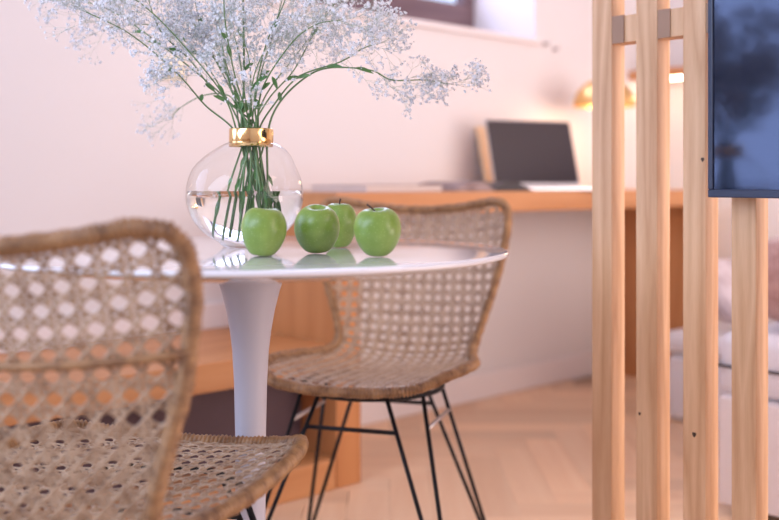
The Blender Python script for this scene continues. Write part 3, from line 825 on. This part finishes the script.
def book(name, label, p, q, L, W, h, z, rz, cov):
    t = thing(name, label, 'magazine', RP(p, q, z), TH + rz)
    MB().box(-L / 2 + .002, L / 2 - .003, -W / 2 + .003, W / 2 - .003, .0012, h - .0012).build('pages', M_PAGES, t)
    MB().box(-L / 2, L / 2, -W / 2, W / 2, h - .001, h).build('cover', cov, t)
    MB().box(-L / 2, L / 2, -W / 2, W / 2, 0, .001).build('cover', cov, t)
    return t
book('magazine', 'closed warm grey magazine lying flat near the end of the desk', -0.82, 0.30, 0.34, 0.24, 0.020, DZ, 0.05, M_PAPER)
def open_mag():
    t = thing('magazine', 'open dark-covered magazine with curled pages lying on the desk by the laptop', 'magazine', RP(-0.43, 0.33, DZ), TH - .15)
    for sg in (-1, 1):
        mb = MB(); N = 10
        for i in range(N + 1):
            u = i / N; x = sg * u * .17; z = .004 + .034 * math.sin(math.pi * min(1, u * 1.05)) ** .7 * (1 - .45 * u)
            for y in (-.125, .125): mb.v += [(x, y, .0006), (x, y, z)]
        for i in range(N):
            b = i * 4
            mb.f += [(b + 1, b + 5, b + 7, b + 3), (b, b + 2, b + 6, b + 4), (b, b + 4, b + 5, b + 1), (b + 2, b + 3, b + 7, b + 6)]
        mb.f += [(0, 1, 3, 2), (N * 4, N * 4 + 2, N * 4 + 3, N * 4 + 1)]
        mb.build('page_block', M_PAPER if sg < 0 else M_DARK, t)
    return t
open_mag()

# lamp
LP = RP(0.47, 0.25, DZ)
lamp = thing('dome_lamp', 'brass dome table lamp glowing warm on the desk behind the posts', 'lamp', LP)
MB().lathe([(0.001, 0), (0.075, 0), (0.077, .004), (0.074, .012), (0.03, .018), (0.001, .019)], 40).build('base', M_BRASS, lamp, True)
MB().tube([(0, 0, .017), (0, 0, .36)], 0.007, 12).build('pole', M_BRASS, lamp, True)
sd = MB(); prof_s = [(0.125, 0.335)] + [(0.125 * math.cos(a), 0.335 + 0.115 * math.sin(a)) for a in [math.pi / 2 * i / 14 for i in range(1, 14)]] + [(0.006, 0.450)]
ins = [(max(r - .003, .003), z - .002) for r, z in reversed(prof_s)]
n = 48
for (r, z) in prof_s + ins:
    for k_ in range(n):
        a = 2 * math.pi * k_ / n; sd.v.append((r * math.cos(a), r * math.sin(a), z))
for i in range(len(prof_s) * 2 - 1):
    for k_ in range(n): sd.f.append((i * n + k_, i * n + (k_ + 1) % n, (i + 1) * n + (k_ + 1) % n, (i + 1) * n + k_))
sd.build('shade', M_BRASS, lamp, True)
MB().lathe([(0.001, .447), (0.009, .449), (0.011, .458), (0.007, .468), (0.001, .471)], 16).build('finial', M_BRASS, lamp, True)
MB().lathe([(0.002, .331)] + [(0.024 * math.cos(a), .355 + .024 * math.sin(a)) for a in [-1.4 + 2.8 * i / 10 for i in range(11)]] + [(0.002, .379)], 20, c=(0.035, 0)).build('bulb', M_BULB, lamp, True)
pl = bpy.data.lights.new('lamp_light', 'POINT'); pl.energy = 5.0; pl.color = (1.0, 0.68, 0.40); pl.shadow_soft_size = 0.07
plo = bpy.data.objects.new('lamp_light', pl); COL.objects.link(plo); plo.location = LP + Vector((0, -.02, .345))

# ------------------------------------------------------------------ bed corner behind the divider
bed = thing('bed', 'white bed with panelled base standing behind the posts', 'bed', W0, TH)
bp0, bq0 = -0.60, 1.30
MB().box(bp0 + .02, P1 - .3, -bq0 - 1.0, -bq0 - .02, 0.028, 0.30).build('bed_base', M_TRIM, bed, bevel=0.006)
for i in range(3):
    q0 = bq0 + .022 + i * .325
    MB().box(bp0, bp0 + .0195, -q0 - .318, -q0, 0.03, 0.297).build('base_panel', M_TRIM, bed, bevel=0.003)
for (pp, qq) in ((bp0 + .06, bq0 + .08), (P1 - .4, bq0 + .08), (bp0 + .06, bq0 + .92), (P1 - .4, bq0 + .92)):
    MB().box(pp - .03, pp + .03, -qq - .03, -qq + .03, 0.0005, 0.0275).build('leg', M_DARK, bed)
mt = MB().box(bp0 + .01, P1 - .3, -bq0 - 1.0, -bq0 - .01, 0.3005, 0.46).build('mattress', M_LINEN, bed, True, bevel=0.035, seg=4)
MB().box(bp0 + .004, P1 - .31, -bq0 - 1.005, -bq0 - .006, 0.372, 0.378).build('piping', M_DARK, mt)
def cushion(name, label, cat, c, rz, L, W, h, m, tiltx=0, pw=.42):
    mb = MB(); nx, ny = 16, 16
    for side in (1, -1):
        for i in range(nx + 1):
            for j in range(ny + 1):
                u, v = 2 * i / nx - 1, 2 * j / ny - 1
                e = ((1 - abs(u) ** 3.2) * (1 - abs(v) ** 3.2)) ** pw
                k_ = 1 - .05 * (u * u * v * v)
                mb.v.append((u * L / 2 * k_, v * W / 2 * k_, side * h / 2 * e))
    st_ = (nx + 1) * (ny + 1)
    for s_ in (0, 1):
        for i in range(nx):
            for j in range(ny):
                q = [s_ * st_ + i * (ny + 1) + j, s_ * st_ + (i + 1) * (ny + 1) + j, s_ * st_ + (i + 1) * (ny + 1) + j + 1, s_ * st_ + i * (ny + 1) + j + 1]
                mb.f.append(tuple(q if s_ == 0 else q[::-1]))
    o = mb.build(name, m, None, True, clean=True)
    o.location = c; o.rotation_euler = (tiltx, 0, rz)
    return tag(o, label, cat)
c = RP(bp0 + .25, bq0 + .46, 0)
cushion('plush_cushion', 'large rosy brown plush cushion on the white bed below the television', 'cushion', (c.x, c.y, .591), TH - math.pi / 2, 0.86, 0.44, 0.255, M_PLUSH, 0, .2)
# armchair-like white seat further back by the desk end
arm = thing('upholstered_stool', 'low white upholstered stool beside the end of the desk', 'stool', RP(0.42, 0.90, 0), TH)
MB().box(-.21, .12, -.12, .22, 0.0005, 0.235).build('stool_body', M_LINEN, arm, True, bevel=0.03, seg=4)
MB().box(-.22, .13, -.13, .23, 0.2355, 0.315).build('seat_pad', M_LINEN, arm, True, bevel=0.03, seg=4)
c = RP(0.36, 0.85, 0)
cushion('striped_pillow', 'mauve grey cotton pillow lying on the low white stool', 'pillow', (c.x, c.y, .455), TH, 0.30, 0.26, 0.10, M_BLANKET, math.radians(50))
print('planks', npl, 'flowers', nf)
